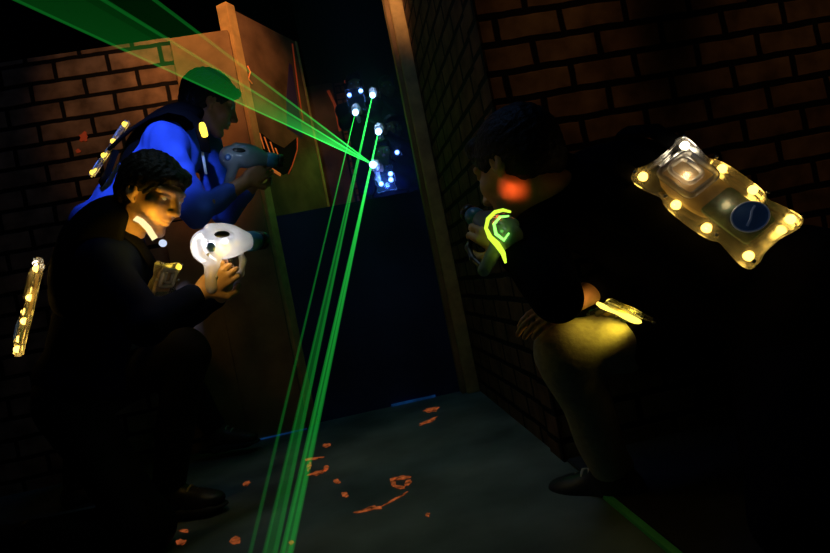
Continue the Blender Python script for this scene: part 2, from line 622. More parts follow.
def shoe(parent, ankle, f, z=(0, 0, 1), S=1.0, m='shoe', lace='lace', h=.005):
    """A trainer under the ankle joint (ankle about 9 cm above the sole)."""
    f, z = nrm(f), nrm(z)
    f = nrm(f - z * np.dot(f, z))
    l = np.cross(z, f)
    R = np.array([f, l, z])

    def p(a, b, e):
        return ankle + S * (f * a + l * b + z * e)
    F = Field()
    F.ell(p(-.03, 0, -.045), np.array((.05, .038, .05)) * S, R)
    F.cone(p(-.01, 0, -.03), p(.0, 0, .025), .047 * S, .047 * S, .02)
    F.cone(p(.02, 0, -.03), p(.11, 0, -.055), .046 * S, .032 * S, .03)
    F.ell(p(.125, 0, -.06), np.array((.07, .045, .03)) * S, R, .03)
    F.bx(p(.04, 0, -.14), (.3, .3, .06), R, .002, .004, 's')
    o = link('shoe', F.mesh('shoe', h), M[m], parent)
    G = Field()
    G.bx(p(-.02, 0, -.083), (.068 * S, .036 * S, .011 * S), R, .01, .01)
    G.bx(p(.07, 0, -.083), (.09 * S, .044 * S, .011 * S), R, .01, .03)
    G.ell(p(.125, 0, -.083), np.array((.078, .046, .0115)) * S, R, .02)
    link('sole', G.mesh('sole', h), M['sole'], o)
    bm = bmesh.new()
    for i in range(4):
        t = .028 + .024 * i
        zz = .022 - .014 * i
        bm_tube(bm, [p(t, .03, zz - .022), p(t + .004, .014, zz - .003), p(t + .006, 0, zz + .001), p(t + .004, -.014, zz - .003), p(t, -.03, zz - .022)], .0042 * S, 6)
    link('laces', me_from_bm('laces', bm, True), M[lace], o)
    return o


def person(name, label, J, skin, top, bottom, h=.005, ch=.007, face=True, sleeve=.85, hands=True, S=1.0, topname='sweater', hname='hair', shoes=('shoe', 'lace'), fat=1.0, short=False, toph=None, botn=(.004, 22), group=None, ears=True):
    """J: joints and directions in world space. Body, garments, hair, shoes as children of one Empty."""
    pel, neck = J['pelvis'], J['neck']
    up = nrm(neck - pel)
    fr = nrm(J['front'] - up * np.dot(J['front'], up))
    lf = np.cross(up, fr)
    R = np.array([fr, lf, up])
    LN = np.linalg.norm(neck - pel)
    base = np.array([pel[0], pel[1], J.get('base_z', 0.0)])
    root = thing(name, label, 'person', base, group)
    hc, hf, hu = J['head'], nrm(J['hf']), J['hu']
    hu = nrm(hu - hf * np.dot(hu, hf))
    HS = J.get('HS', 1.0) * S

    def sub(o):
        o.matrix_parent_inverse = Matrix.Translation(-Vector(base))
        return o

    def torso(F, g):
        F.ell(pel + up * LN * .70, (.112 * S * fat + g, .16 * S + g, .20 * S + g), R, .03)
        F.ell(pel + up * LN * .36, (.105 * S * fat + g, .142 * S + g, .17 * S + g), R, .05)
        for sd in ('L', 'R'):
            F.cone(neck - up * .045 + lf * (.04 if sd == 'L' else -.04), J['sh' + sd], .056 * S + g, .056 * S + g, .05)

    def pelv(F, g):
        F.ell(pel + up * .0, (.112 * S * fat + g, .158 * S + g, .125 * S + g), R, .04)
    # --- body
    F = Field()
    torso(F, 0)
    pelv(F, 0)
    F.cone(neck - up * .03, hc - hu * .06 * HS - hf * .018 * HS, .058 * S, .053 * S, .025)
    for sd in ('L', 'R'):
        F.cone(J['sh' + sd], J['el' + sd], .05 * S, .041 * S, .03)
        F.chain([J['el' + sd], J['el' + sd] + .3 * (J['wr' + sd] - J['el' + sd]), J['wr' + sd]], [.041 * S, .042 * S, .027 * S], .015)
        F.cone(J['hip' + sd], J['kn' + sd], .084 * S, .058 * S, .03)
        mid = J['kn' + sd] + .35 * (J['an' + sd] - J['kn' + sd])
        F.chain([J['kn' + sd], mid, J['an' + sd]], [.056 * S, .055 * S, .038 * S], .02)
        fd = nrm(J['ft' + sd])
        sd_sole = J.get('sole' + sd, np.array([0, 0, 1.0]))
        F.cone(J['an' + sd] - sd_sole * .045, J['an' + sd] + fd * .13 - sd_sole * .06, .035 * S, .024 * S, .02)
        hd = J.get('hand' + sd)
        if hands and hd:
            add_hand(F, J['wr' + sd], hd[0], hd[1], *hd[2:], S=S)
        else:
            dv = nrm(J['wr' + sd] - J['el' + sd])
            F.cone(J['wr' + sd], J['wr' + sd] + dv * .08 * S, .03 * S, .03 * S, .02)
    add_head(F, hc, hf, hu, HS, face)
    body = sub(link('body', F.mesh('body', h), M[skin], root))
    # --- top garment
    G = Field()
    torso(G, .016)
    G.ell(pel + up * (.05 - J.get('hem', 0)), (.118 * S * fat + .02, .155 * S + .02, .10 * S), R, .04)
    if J.get('hem'):  # jacket extended over the hips, added to keep the lit jeans dark
        G.ell(pel - up * .05, (.16, .20, .17), R, .05)
    cl_ = J.get('collar', 0)
    G.cone(neck - up * .03, neck + up * .02 + nrm(hc - neck) * (.02 + cl_), .07 * S, (.066 + cl_ * .1) * S, .02)
    for sd, fr_ in J.get('skirt', {}).items():  # cloth added down the thighs so the jeans there stay dark
        G.cone(J['hip' + sd], J['hip' + sd] + (J['kn' + sd] - J['hip' + sd]) * fr_, .112, .098, .03)
    for sd in ('L', 'R'):
        a, b, c_ = J['sh' + sd], J['el' + sd], J['wr' + sd]
        if short:
            G.cone(a, a + (b - a) * .62, .066 * S, .064 * S, .03)
        else:
            e = b + (c_ - b) * J.get('sleeve' + sd, sleeve)
            G.cone(a, b, .064 * S, .056 * S, .03)
            G.cone(b, e, .058 * S, .042 * S, .02)
    sub(link(topname, G.mesh(topname, ch, toph or (.004, 26)), M[top], root))
    # --- trousers
    T = Field()
    pelv(T, .012)
    for sd in ('L', 'R'):
        T.cone(J['hip' + sd], J['kn' + sd], .094 * S, .074 * S, .03)
        T.cone(J['kn' + sd], J['an' + sd] + (J['kn' + sd] - J['an' + sd]) * .06, .073 * S, .056 * S, .03)
    sub(link('trousers', T.mesh('trousers', ch, botn), M[bottom], root))
    # --- hair
    sub(link(hname, hair_mesh(hc, hf, hu, HS, min(h, .005) if face else h * .8, nz=(.0022, 190) if face else (.002, 60)), M['hair'], root))
    if face:
        for s in (1, -1):
            l = np.cross(hu, hf)
            q = hc + HS * (hf * .0775 + l * s * .033 + hu * .0105)
            bm = bmesh.new()
            bmesh.ops.create_uvsphere(bm, u_segments=16, v_segments=10, radius=.0125 * HS)
            for v in bm.verts:
                v.co += Vector(q)
            e = sub(link('eye', me_from_bm('eye', bm, True), M['eye'], root))
            g = lathe('iris', [(.006 * HS, 0), (.005 * HS, .0012), (.002 * HS, .002)], q + hf * .0115 * HS - hu * .002, hf, M['iris'], e, 12)
            g.matrix_parent_inverse = Matrix.Translation(-Vector(base))
    if shoes:
        for sd in ('L', 'R'):
            o = shoe(root, J['an' + sd], J['ft' + sd], J.get('sole' + sd, (0, 0, 1)), S, shoes[0], shoes[1], max(h, .005))
            sub(o)
    return root


def vest_body(root, J, grow=.04, S=1.0, rise=0.0, drop=0.0):
    """Back panel of a vest: hugs the back of the chest."""
    pel, neck = J['pelvis'], J['neck']
    up = nrm(neck - pel)
    fr = nrm(J['front'] - up * np.dot(J['front'], up))
    lf = np.cross(up, fr)
    R = np.array([fr, lf, up])
    LN = np.linalg.norm(neck - pel)
    c = pel + up * (LN * .70 + rise)
    F = Field()
    if drop:
        F.ell(c - up * drop, (.112 * S + grow, .15 * S + grow, .18 * S + grow), R, .06)
    F.ell(c, (.112 * S + grow, .16 * S + grow, .20 * S + grow), R, .03)
    F.bx(c + fr * .27, (.25, .5, .5), R, .01, .02, 's')
    for s_ in (1, -1):
        F.bx(c + lf * s_ * .33, (.5, .19, .5), R, .01, .02, 's')
    F.bx(c - up * (.36 + drop), (.5, .5, .20), R, .01, .02, 's')
    o = link('back_panel', F.mesh('back_panel', .006), M['web'], root)
    o.matrix_parent_inverse = Matrix.Translation(-root.location)
    return o


def lamp(name, kind, loc, energy, col, size=.02, aim=None, angle=None, blend=.6):
    l = bpy.data.lights.new(name, kind)
    l.energy = energy
    l.color = col
    if kind in ('POINT', 'SPOT'):
        l.shadow_soft_size = size
    if kind == 'AREA':
        l.size = size
    if angle:
        l.spot_size = math.radians(angle)
        l.spot_blend = blend
    o = bpy.data.objects.new(name, l)
    COL.objects.link(o)
    o.location = Vector(loc)
    if aim is not None:
        o.rotation_euler = (Vector(aim) - Vector(loc)).to_track_quat('-Z', 'Y').to_euler()
    return o


# ---------------------------------------------------------------- the setting
def struct(o):
    o['kind'] = 'structure'
    return o


struct(box('floor', (-3.2, -1.2, -.1), (3.4, 8.2, 0), M['floor']))
struct(box('ceiling', (-3.2, -1.2, 3.1), (3.4, 8.2, 3.2), M['black']))
struct(box('wall_back', (-3.2, 7.6, 0), (3.4, 7.7, 3.1), M['black']))
struct(box('wall_west', (-3.3, -1.2, 0), (-3.2, 8.2, 3.1), M['black']))
struct(box('wall_east', (3.4, -1.2, 0), (3.5, 8.2, 3.1), M['black']))
struct(box('wall_left', (-3.19, 3.0, 0), (-.665, 3.12, 2.07), M['brickL']))
# brick corner on the right: front face and receding side face
wr = struct(box('wall_right', (.53, 1.74, 0), (3.39, 1.86, 2.9), M['brickR']))
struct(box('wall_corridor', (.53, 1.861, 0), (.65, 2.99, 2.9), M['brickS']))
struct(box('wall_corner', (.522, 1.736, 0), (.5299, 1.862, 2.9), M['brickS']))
# raised deck: navy front face and deck top
struct(box('platform', (-.40, 3.08, 0), (.62, 7.58, 1.1), M['navy']))

# plywood board beside the brick wall
pl = thing('plywood_board', 'plain brown plywood board between the left brick wall and the upright timber', 'board', (-.6, 3.0, 0))


def rel(o, root):
    o.matrix_parent_inverse = Matrix.Translation(-root.location)
    return o


rel(box('sheet', (-.664, 2.985, .002), (-.375, 3.06, 2.06), M['ply'], pl, .004), pl)
rel(box('lower_sheet', (-.87, 2.985, .002), (-.6645, 2.999, 1.15), M['ply'], pl, .002), pl)
rel(box('base_strip', (-.664, 2.972, .002), (-.375, 2.984, .007), M['tapeblue'], pl), pl)

# slanting barrier panel with timber edge and graffiti
gp = thing('barrier_panel', 'tall barrier panel with orange timber edge and dark graffiti, angled into the corridor', 'barrier panel', (-.35, 3.0, 0))
A2, B2 = np.array([-.345, 3.06]), np.array([-.065, 3.56])
dirp = (B2 - A2) / np.linalg.norm(B2 - A2)
nor = np.array([dirp[1], -dirp[0]])           # faces the corridor
W2 = float(np.linalg.norm(B2 - A2))
frame_of(gp, (dirp[0], dirp[1], 0), (-nor[0], -nor[1], 0), (0, 0, 1), (A2[0], A2[1], 0))
def onp(px, py):                # pixel to the panel's own plane (along, up)
    r = FW + CX * (px - 415) / FPX - CY * (py - 276.5) / FPX
    a0 = np.array([A2[0], A2[1], 0])
    nn = np.array([nor[0], nor[1], 0])
    t = ((a0 - CAM) @ nn) / (r @ nn)
    q = CAM + t * r
    return float((q[:2] - A2) @ dirp), float(q[2])


def ribbon_on_panel(name, px, m, w=.006):
    pts = [onp(*q) for q in px]
    tube(name, [(x, -.003, z) for x, z in pts], w, m, gp, 6, ((0, 1, 0), .3))


box('panel_board', (.02, 0, 1.104), (W2, .04, 2.2), M['panel'], gp, .003)
box('edge_post', (-.045, -.01, .001), (.02, .06, 2.22), M['stud'], gp, .004)
box('far_edging', (W2, -.006, 1.104), (W2 + .018, .046, 2.2), M['stud'], gp, .003)
ribbon_on_panel('painted_edge', ((292, 44), (294, 60), (298, 90), (303, 122)), M['red'], .007)
# graffiti: a black broken opening with orange bars, a purple shard, an orange rim (paint, a millimetre thick)


def paint(name, pts, m, off=.0):
    bm = bmesh.new()
    vs = [bm.verts.new((x, -.0015 - off, z)) for x, z in pts]
    f = bm.faces.new(vs)
    r = bmesh.ops.extrude_face_region(bm, geom=[f])
    for g in r['geom']:
        if isinstance(g, bmesh.types.BMVert):
            g.co.y = -.0005 - off
    bmesh.ops.recalc_face_normals(bm, faces=bm.faces)
    return link(name, me_from_bm(name, bm), m, gp)


hole = [onp(*q) for q in ((256, 130), (262, 134), (272, 142), (284, 148), (296, 138), (297, 150), (291, 172), (283, 175), (271, 168), (262, 160))]
paint('painted_hole', hole, M['black'])
paint('painted_shard', [onp(*q) for q in ((289, 63), (292, 66), (303, 139), (287, 128), (286, 100))], M['purple'])
bm = bmesh.new()
for i, (x0, y0, x1, y1) in enumerate(((259, 133, 264, 149), (264, 137, 270, 154), (270, 142, 275, 157), (275, 148, 279, 158))):
    a, b = onp(x0, y0), onp(x1, y1)
    w = .006
    vs = [bm.verts.new((a[0] - w, -.003, a[1])), bm.verts.new((a[0] + w, -.003, a[1])), bm.verts.new((b[0] + w * .6, -.003, b[1])), bm.verts.new((b[0] - w * .6, -.003, b[1]))]
    bm.faces.new(vs)
r = bmesh.ops.extrude_face_region(bm, geom=bm.faces[:])
for g in r['geom']:
    if isinstance(g, bmesh.types.BMVert):
        g.co.y = -.002
bmesh.ops.recalc_face_normals(bm, faces=bm.faces)
link('painted_bars', me_from_bm('painted_bars', bm), M['orange'], gp)


ribbon_on_panel('painted_rim', ((297, 138), (297, 150), (292, 166), (288, 174)), M['red'], .005)
ribbon_on_panel('painted_lip', ((263, 167), (272, 170), (280, 175)), M['orange'], .010)
ribbon_on_panel('painted_swirl', ((247, 66), (250, 72), (248, 79), (252, 84)), M['orange'], .006)

# timber post at the end of the corridor wall: two boards
tp = thing('timber_post', 'tall bare timber post of two boards at the end of the dark corridor wall', 'post', (.5, 3.0, 0))
rel(box('board', (.462, 2.97, 0), (.529, 3.07, 2.9), M['stud'], tp, .004), tp)
rel(box('side_board', (.438, 3.0, 0), (.4615, 3.07, 2.9), M['ply'], tp, .003), tp)

# far end of the deck: brown panels, a brick pillar, orange edges
fp = thing('far_partition', 'small brown partition with a glowing red edge at the far end of the corridor', 'partition', (-.2, 6.9, 1.1))
q0, q1 = PY(296, 80, 6.9), PY(331, 80, 6.9)
rel(box('partition_board', (q0[0], 6.9, 1.102), (q1[0], 6.96, q1[2] - .02), M['panel'], fp), fp)
rel(tube('painted_edge', [(q1[0] - .06, 6.89, q1[2] - .12), (q1[0] - .012, 6.89, q1[2] - .3), (q1[0] - .012, 6.89, q1[2] - .62)], .02, M['red'], fp, 6, ((0, 1, 0), .3)), fp)
q2 = PY(342, 78, 6.95)
bp_ = tag(box('brick_pillar', (q1[0] + .03, 6.94, 1.102), (q2[0], 7.05, q2[2]), M['brickF']), 'narrow brick pillar beside the red edged partition at the corridor end', 'pillar')
fs = PY(345, 78, 6.9)
tag(tube('edge_batten', [(fs[0], 6.9, fs[2] - .02), (fs[0], 6.9, fs[2] - .4), (fs[0], 6.9, 1.105)], .022, M['red'], None, 6, ((0, 1, 0), .5)), 'thin red glowing upright batten right of the narrow brick pillar', 'batten')

# floor mat on the right with a glowing edge tape
mt = thing('floor_mat', 'black rubber floor mat under the crouching player on the right', 'mat', (1.0, 1.0, 0))
rel(box('mat_sheet', (.53, .35, .0005), (1.9, 1.73, .012), M['mat_'], mt, .003), mt)
rel(box('edge_tape', (.512, .35, .0005), (.5295, 1.6, .011), M['tapegreen'], mt), mt)

# blue fluorescent tape pieces
a, b = Fl(392, 408), Fl(445, 398)
tag(box('tape_strip', (a[0], 3.062, .001), (b[0] - .04, 3.079, .012), M['tapeblue']), 'short glowing blue tape strip at the foot of the navy platform', 'tape')
a = PY(822, 397, 1.73)
tag(box('tape_strip', (a[0] - .012, 1.732, a[2] - .008), (a[0] + .09, 1.7395, a[2] + .008), M['tapeblue']), 'bright blue tape piece low on the brick wall at the right border', 'tape')


# paint splatters on the floor
def blob(px, py, rx, ry, ang, n=14, jag=.35):
    rr = []
    for i in range(n):
        t = 2 * PI * i / n
        k = 1 + random.uniform(-jag, jag)
        x, y = rx * math.cos(t) * k, ry * math.sin(t) * k
        rr.append((px + x * math.cos(ang) - y * math.sin(ang), py + x * math.sin(ang) + y * math.cos(ang)))
    return rr


def splat(label, shapes, m='splat'):
    root = None
    if len(shapes) > 1:
        c = Fl(*shapes[0][0])
        root = thing('paint_splatter', label, 'paint splatter', (c[0], c[1], 0), 'orange paint splatters on the floor')
    for s in shapes:
        bm = bmesh.new()
        pts = [Fl(*q) for q in s]
        vs = [bm.verts.new((q[0], q[1], .0022)) for q in pts]
        f = bm.faces.new(vs)
        r = bmesh.ops.extrude_face_region(bm, geom=[f])
        for g in r['geom']:
            if isinstance(g, bmesh.types.BMVert):
                g.co.z = .0004
        bmesh.ops.recalc_face_normals(bm, faces=bm.faces)
        if root is None:
            tag(link('paint_splatter', me_from_bm('paint_splatter', bm), M[m]), label, 'paint splatter', 'orange paint splatters on the floor')
        else:
            rel(link('dab', me_from_bm('dab', bm), M[m], root), root)


splat('orange paint splatter of two dabs nearest the navy platform', [blob(431, 410, 8, 2.6, -.15), blob(429, 421, 9, 1.5, -.4)])
splat('large ring shaped orange paint splatter with a long curved tail on the floor',
      [blob(393, 482, 3.5, 4, .2), blob(402, 478, 8, 1.8, -.1), blob(408, 483, 4, 2, -.6), blob(399, 487, 6, 1.6, .1), blob(372, 509, 14, 1.6, -.2, 18, .5), blob(396, 499, 12, .9, -.5, 16, .5)])
splat('cluster of orange paint streaks beside the green beams on the floor', [blob(312, 459, 10, 1.4, -.15), blob(309, 467, 2.5, 4, .3), blob(318, 473, 9, 2.2, -.25), blob(326, 469, 3, 2.2, -.7)])
splat('small round orange paint drop just above the pair of drops by the beams', [blob(326, 446, 4, 1.7, -.2)])
splat('orange paint drop, upper one of the close pair between streaks and ring', [blob(337, 482, 3, 2.4, .2)])
splat('orange paint drop, lower one of the close pair between streaks and ring', [blob(345, 495, 3, 2.4, .2)])
splat('tiny orange paint drop right of the long curved paint tail', [blob(428, 515, 2, 1.8, .2)])
splat('faint orange paint drop on the floor past the toe of the dark shoe', [blob(246, 484, 4, 2, -.5)])
splat('bright orange paint drop below the dark shoe of the kneeling player', [blob(181, 542, 5, 2.8, 0), blob(184, 531, 5, 1.6, .1)])
splat('orange paint drop on the floor left of the green beams near the front', [blob(235, 541, 5, 3.4, -.2)])
splat('small orange paint drop under the green beams near the front', [blob(291, 543, 2.4, 2, 0)])

# orange paint marks on the left brick wall
for lab, px, py, rx, ry in (('larger red orange paint dab on the left brick wall', 84, 137, 4, 4.5), ('smaller red orange paint dab low on the left brick wall', 78, 151, 2.6, 2.2)):
    bm = bmesh.new()
    vs = []
    for q in blob(px, py, rx, ry, .3):
        w = PY(q[0], q[1], 2.998)
        vs.append(bm.verts.new((w[0], 2.9965, w[2])))
    f = bm.faces.new(vs)
    r = bmesh.ops.extrude_face_region(bm, geom=[f])
    for g in r['geom']:
        if isinstance(g, bmesh.types.BMVert):
            g.co.y = 2.9995
    bmesh.ops.recalc_face_normals(bm, faces=bm.faces)
    tag(link('paint_dab', me_from_bm('paint_dab', bm), M['red']), lab, 'paint dab')

# ------------------------------------------------------------ phasers
# local frame: +x barrel, +z up, y across
S_ = Field()
S_.ell((0, 0, .004), (.08, .036, .047))
S_.cone((0, 0, .006), (.085, 0, .0), .04, .026, .02)
S_.ell((-.065, 0, -.008), (.035, .031, .042), None, .02)
S_.cone((-.035, 0, .038), (.035, 0, .034), .016, .012, .01)
S_.cone((-.04, 0, -.03), (-.062, 0, -.115), .022, .018, .015)
S_.ell((-.025, -.042, .018), (.03, .01, .012), None, .005, 's')
S_.ell((-.025, .042, .018), (.03, .01, .012), None, .005, 's')
S_.ell((-.07, -.034, -.012), (.014, .008, .014), None, .004, 's')
SHELL = S_.mesh('phaser_shell', .003)
G_ = Field()
G_.chain([(.05, 0, -.022), (.062, 0, -.052), (.045, 0, -.088), (.0, 0, -.106), (-.055, 0, -.112)], [.0095, .009, .009, .009, .009], .008)
GUARD = G_.mesh('trigger_guard', .003)


def phaser(label, loc, x, up, lit, S=1.0, shell='clearp', guard='clearp', tip='bluep', muz_m='plastic'):
    x = nrm(x)
    z = nrm(up - x * np.dot(up, x))
    y = np.cross(z, x)
    root = thing('laser_phaser', label, 'laser phaser', loc, 'laser tag phasers')
    frame_of(root, x * S, y * S, z * S, loc)
    link('shell', SHELL.copy(), M[shell], root)
    link('trigger_guard', GUARD.copy(), M[guard], root)
    b = lathe('barrel_tip', [(.024, .082), (.029, .088), (.029, .112), (.024, .128), (.019, .130)], (0, 0, 0), (1, 0, 0), M[tip], root)
    lathe('muzzle', [(.025, .1302), (.027, .134), (.026, .150), (.018, .152), (.015, .142)], (0, 0, 0), (1, 0, 0), M[muz_m], b)
    bm = bmesh.new()
    bmesh.ops.create_uvsphere(bm, u_segments=14, v_segments=8, radius=1)
    for v in bm.verts:
        v.co = Vector((-.028 + v.co.x * .026, -.0335 + v.co.y * .006, .020 + v.co.z * .009))
    link('side_slot', me_from_bm('side_slot', bm, True), M['plastic'], root)
    tube('trigger', [(.012, 0, -.034), (.017, 0, -.052), (.012, 0, -.07)], .006, M['plastic'], root)
    box('circuit_board', (-.05, -.004, -.012), (.05, .004, .022), M['board'], root, .001)
    lathe('display', [(.0125, 0), (.0125, .004), (.010, .006)], (-.07, -.031, -.012), (0, -1, 0), M['emblem'], root)
    for lx, lz, mm in lit:
        for sy in (-1, 1):
            lathe('light', [(.0075, 0), (.0075, .006), (.004, .010), (.001, .011)], (lx, sy * .006, lz), (0, sy, 0), M[mm], root, 10)
    for q in ((-.085, -.03), (.03, .018), (-.055, -.09)):
        lathe('screw', [(.0045, 0), (.0045, .002), (.003, .003)], (q[0], -.0335 if q[1] > -.05 else -.018, q[1]), (0, -1, 0), M['steel'], root, 8)
    return root


# ------------------------------------------------------------ vest plates
def smooth_loop(pts, it=2):
    for _ in range(it):
        o = []
        for i in range(len(pts)):
            a, b = np.array(pts[i]), np.array(pts[(i + 1) % len(pts)])
            o += [tuple(a * .75 + b * .25), tuple(a * .25 + b * .75)]
        pts = o
    return pts


PACK = [(-.082, .185), (-.045, .170), (.045, .170), (.082, .185), (.102, .170), (.092, .115), (.082, .085), (.098, .070), (.104, .0), (.098, -.070), (.082, -.085),
        (.092, -.115), (.102, -.170), (.082, -.185), (.045, -.172), (-.045, -.172), (-.082, -.185), (-.102, -.170), (-.092, -.115), (-.082, -.085), (-.098, -.070),
        (-.104, 0), (-.098, .070), (-.082, .085), (-.092, .115), (-.102, .170)]
LEDPOS = [(-.078, .155), (.078, .155), (-.078, -.155), (.078, -.155), (-.086, .045), (-.086, -.045), (.086, .045), (.086, -.045)]


def plate(root, name, loc, right, up_, n, sx=1.0, sy=1.0, led='ledY', sz=1.0, detail=True, leds=LEDPOS, m='clearv', lr=1.0):
    """One clear moulded plate: +x right, +y up, +z outward; the plate's back lies at z = 0. Child of its vest."""
    n = nrm(n)
    up_ = nrm(up_ - n * np.dot(up_, n))
    rg = np.cross(up_, n)
    if np.dot(rg, right) < 0:
        rg = -rg
    p = prism(name, smooth_loop([(x * sx, y * sy) for x, y in PACK]), 0, .026 * sz, M[m], root, .006, False)
    mw = Matrix(((rg[0], up_[0], n[0], loc[0]), (rg[1], up_[1], n[1], loc[1]), (rg[2], up_[2], n[2], loc[2]), (0, 0, 0, 1)))
    p.matrix_parent_inverse = root.matrix_world.inverted() if root.matrix_world != Matrix() else Matrix.Translation(-root.location)
    p.matrix_basis = mw

    def R(outline):
        return smooth_loop([(x * sx, y * sy) for x, y in outline])
    if detail:
        def rim(x0, y0, x1, y1, r=.016):
            o = []
            for cx, cy, t0 in ((x1 - r, y1 - r, 0), (x0 + r, y1 - r, 90), (x0 + r, y0 + r, 180), (x1 - r, y0 + r, 270)):
                for k in range(5):
                    t = math.radians(t0 + 22.5 * k)
                    o.append(((cx + r * math.cos(t)) * sx, (cy + r * math.sin(t)) * sy))
            return o

        def raised(x0, y0, x1, y1, z0, z1, w=.008):
            loop = rim(x0, y0, x1, y1)
            pts = [np.array((x, y, z1)) for x, y in loop]
            tube('raised_moulding', pts + [pts[0]], w, M['clear'], p, 8)
        raised(-.055, .035, .055, .135, .02, .026 * sz, .0075)
        raised(-.028, .06, .03, .128, .02, .028 * sz, .006)
        prism('inner_frame', R([(-.066, .14), (.066, .14), (.066, -.02), (.03, -.03), (-.03, -.03), (-.066, -.02)]), .006, .015, M['tan'], p, .002)
        prism('circuit_board', rim(-.056, -.135, .056, .0, .012), .0155, .0205, M['board'], p, .001)
        e = prism('oval_badge', [(.050 * math.cos(t) * sx, -.085 + .036 * math.sin(t) * sy) for t in np.linspace(0, 2 * PI, 28, endpoint=False)], .0262 * sz, .0305 * sz, M['emblem'], p, .001)
        bm = bmesh.new()
        pts = [np.array((.0505 * math.cos(t) * sx, -.085 + .0365 * math.sin(t) * sy, .030 * sz)) for t in np.linspace(0, 2 * PI, 29)]
        bm_tube(bm, pts, .0022, 6)
        link('badge_rim', me_from_bm('badge_rim', bm, True), M['emblemrim'], e)
        tube('badge_mark', [(-.028, -.096, .0312 * sz), (-.008, -.090, .0312 * sz), (.014, -.078, .0312 * sz), (.030, -.074, .0312 * sz)], .0028, M['emblemrim'], e, 6)
        for x, y in ((-.092, .172), (.092, .172), (-.092, -.172), (.092, -.172), (-.095, .075), (-.095, -.075), (.095, .075), (.095, -.075)):
            lathe('screw', [(.0045, 0), (.0045, .003), (.003, .004)], (x * sx, y * sy, .0255 * sz), (0, 0, 1), M['steel'], p, 8)
    for x, y in leds:
        lathe('light', [(.011 * lr, 0), (.011 * lr, .004), (.009 * lr, .010), (.005 * lr, .0135), (.001, .0145)], (x * sx, y * sy, .014 * sz), (0, 0, 1), M['ledWY' if (led == 'ledY' and detail and (x, y) == (.078, .155)) else led], p, 14)
    return p, mw


def plate_lamps(mw, pts, e, col, z=.045, size=.012):
    for x, y in pts:
        lamp('plate_light', 'POINT', mw @ Vector((x, y, z)), e, col, size)


def strap(root, name, pts, nl, w, m):
    o = tube(name, pts, w, m, root, 8, (nl, .16))
    o.matrix_parent_inverse = Matrix.Translation(-root.location)
    return o


# ====================================================== players on the left
# --- kneeling player in front
P2 = dict(
    pelvis=C(78, 392, 1.88), neck=C(116, 240, 1.88), front=V(.86, -.24, .45),
    shL=C(124, 256, 2.02), shR=C(103, 262, 1.76), elR=C(148, 325, 1.68), wrR=C(201, 292, 1.79), elL=C(178, 318, 2.05), wrL=C(225, 292, 1.95),
    hipL=C(88, 396, 1.97), hipR=C(68, 404, 1.80), knL=C(186, 352, 1.97), anL=C(168, 488, 1.98), ftL=RT * .98 - FW * .12,
    knR=L(-.93, 1.73, .075), anR=L(-1.33, 1.76, .10), ftR=nrm(np.array([0, 0, -1.0]) * .9 + RT * .45), soleR=nrm(RT * -.9 + np.array([0, 0, -.45]) * -1 * -1),
    head=C(151, 194, 1.83), hf=V(.88, -.38, -.29), hu=V(.36, .93, -.05), HS=.98,
    handR=(V(.72, .62, .2), V(-.2, -.35, -.9), (.55, .8, .5), 1),
    handL=(V(.35, .75, -.3), V(.85, -.3, .4), (.7, .8, .5), -1),
)
P2['soleR'] = nrm(RT * .9 + np.array([0, 0, .45]))
P2['ftR'] = nrm(np.array([0, 0, -1.0]) * .9 + RT * .45)
p2 = person('person', 'person in dark navy jacket kneeling on one knee aiming a white glowing phaser', P2, 'skin', 'navycloth', 'darkjeans', h=.004, ch=.006, sleeve=.78, topname='jacket')

p2ph = phaser('white and yellow glowing phaser held by the kneeling player in navy', C(223, 243, 1.85), V(.50, .10, .86), V(-.12, .98, 0),
              [(-.045, .0, 'ledW'), (.0, .004, 'ledW'), (.04, -.004, 'ledY2')], 1.18)

v2 = thing('laser_tag_vest', 'dark vest on the kneeling player, yellow lit back plate seen edge on', 'laser tag vest', P2['pelvis'], 'laser tag vests')
bp2, mw2 = plate(v2, 'back_plate', C(34, 306, 1.90), V(.05, 0, 1), V(.226, .974, 0), V(-.80, .19, -.56), .95, .84, 'ledY', 1.1)
fp2, mwf2 = plate(v2, 'front_plate', C(158, 290, 1.90), V(-.05, 0, -1), V(.25, .95, 0), V(.95, -.28, -.05), .8, .55, 'ledY2', .8, leds=[(-.078, .155), (-.078, -.155)])
vest_body(v2, P2, .05, 1.0, .05)
strap(v2, 'shoulder_strap', [C(46, 270, 1.82), C(66, 242, 1.80), C(92, 226, 1.79), C(118, 228, 1.79), C(140, 244, 1.82), C(155, 268, 1.85)], [V(-.8, .5, -.3), V(-.6, .8, -.3), V(-.2, .95, -.3), V(.5, .8, -.3), V(.8, .4, -.3), V(.95, .1, -.2)], .024, M['web'])
strap(v2, 'collar_edge_glow', [C(135, 218, 1.755), C(141, 221, 1.75), C(148, 228, 1.755), C(155, 239, 1.775)], [V(.3, .35, -.9)] * 4, .0095, M['edge_glow'])  # edge of the vest plate, its brightness put in as emission
lathe('strap_buckle', [(.010, 0), (.012, .005), (.008, .010), (.003, .013)], Vector(C(163, 243, 1.83)) - v2.location, V(.3, -.2, -.9), M['glint'], v2)

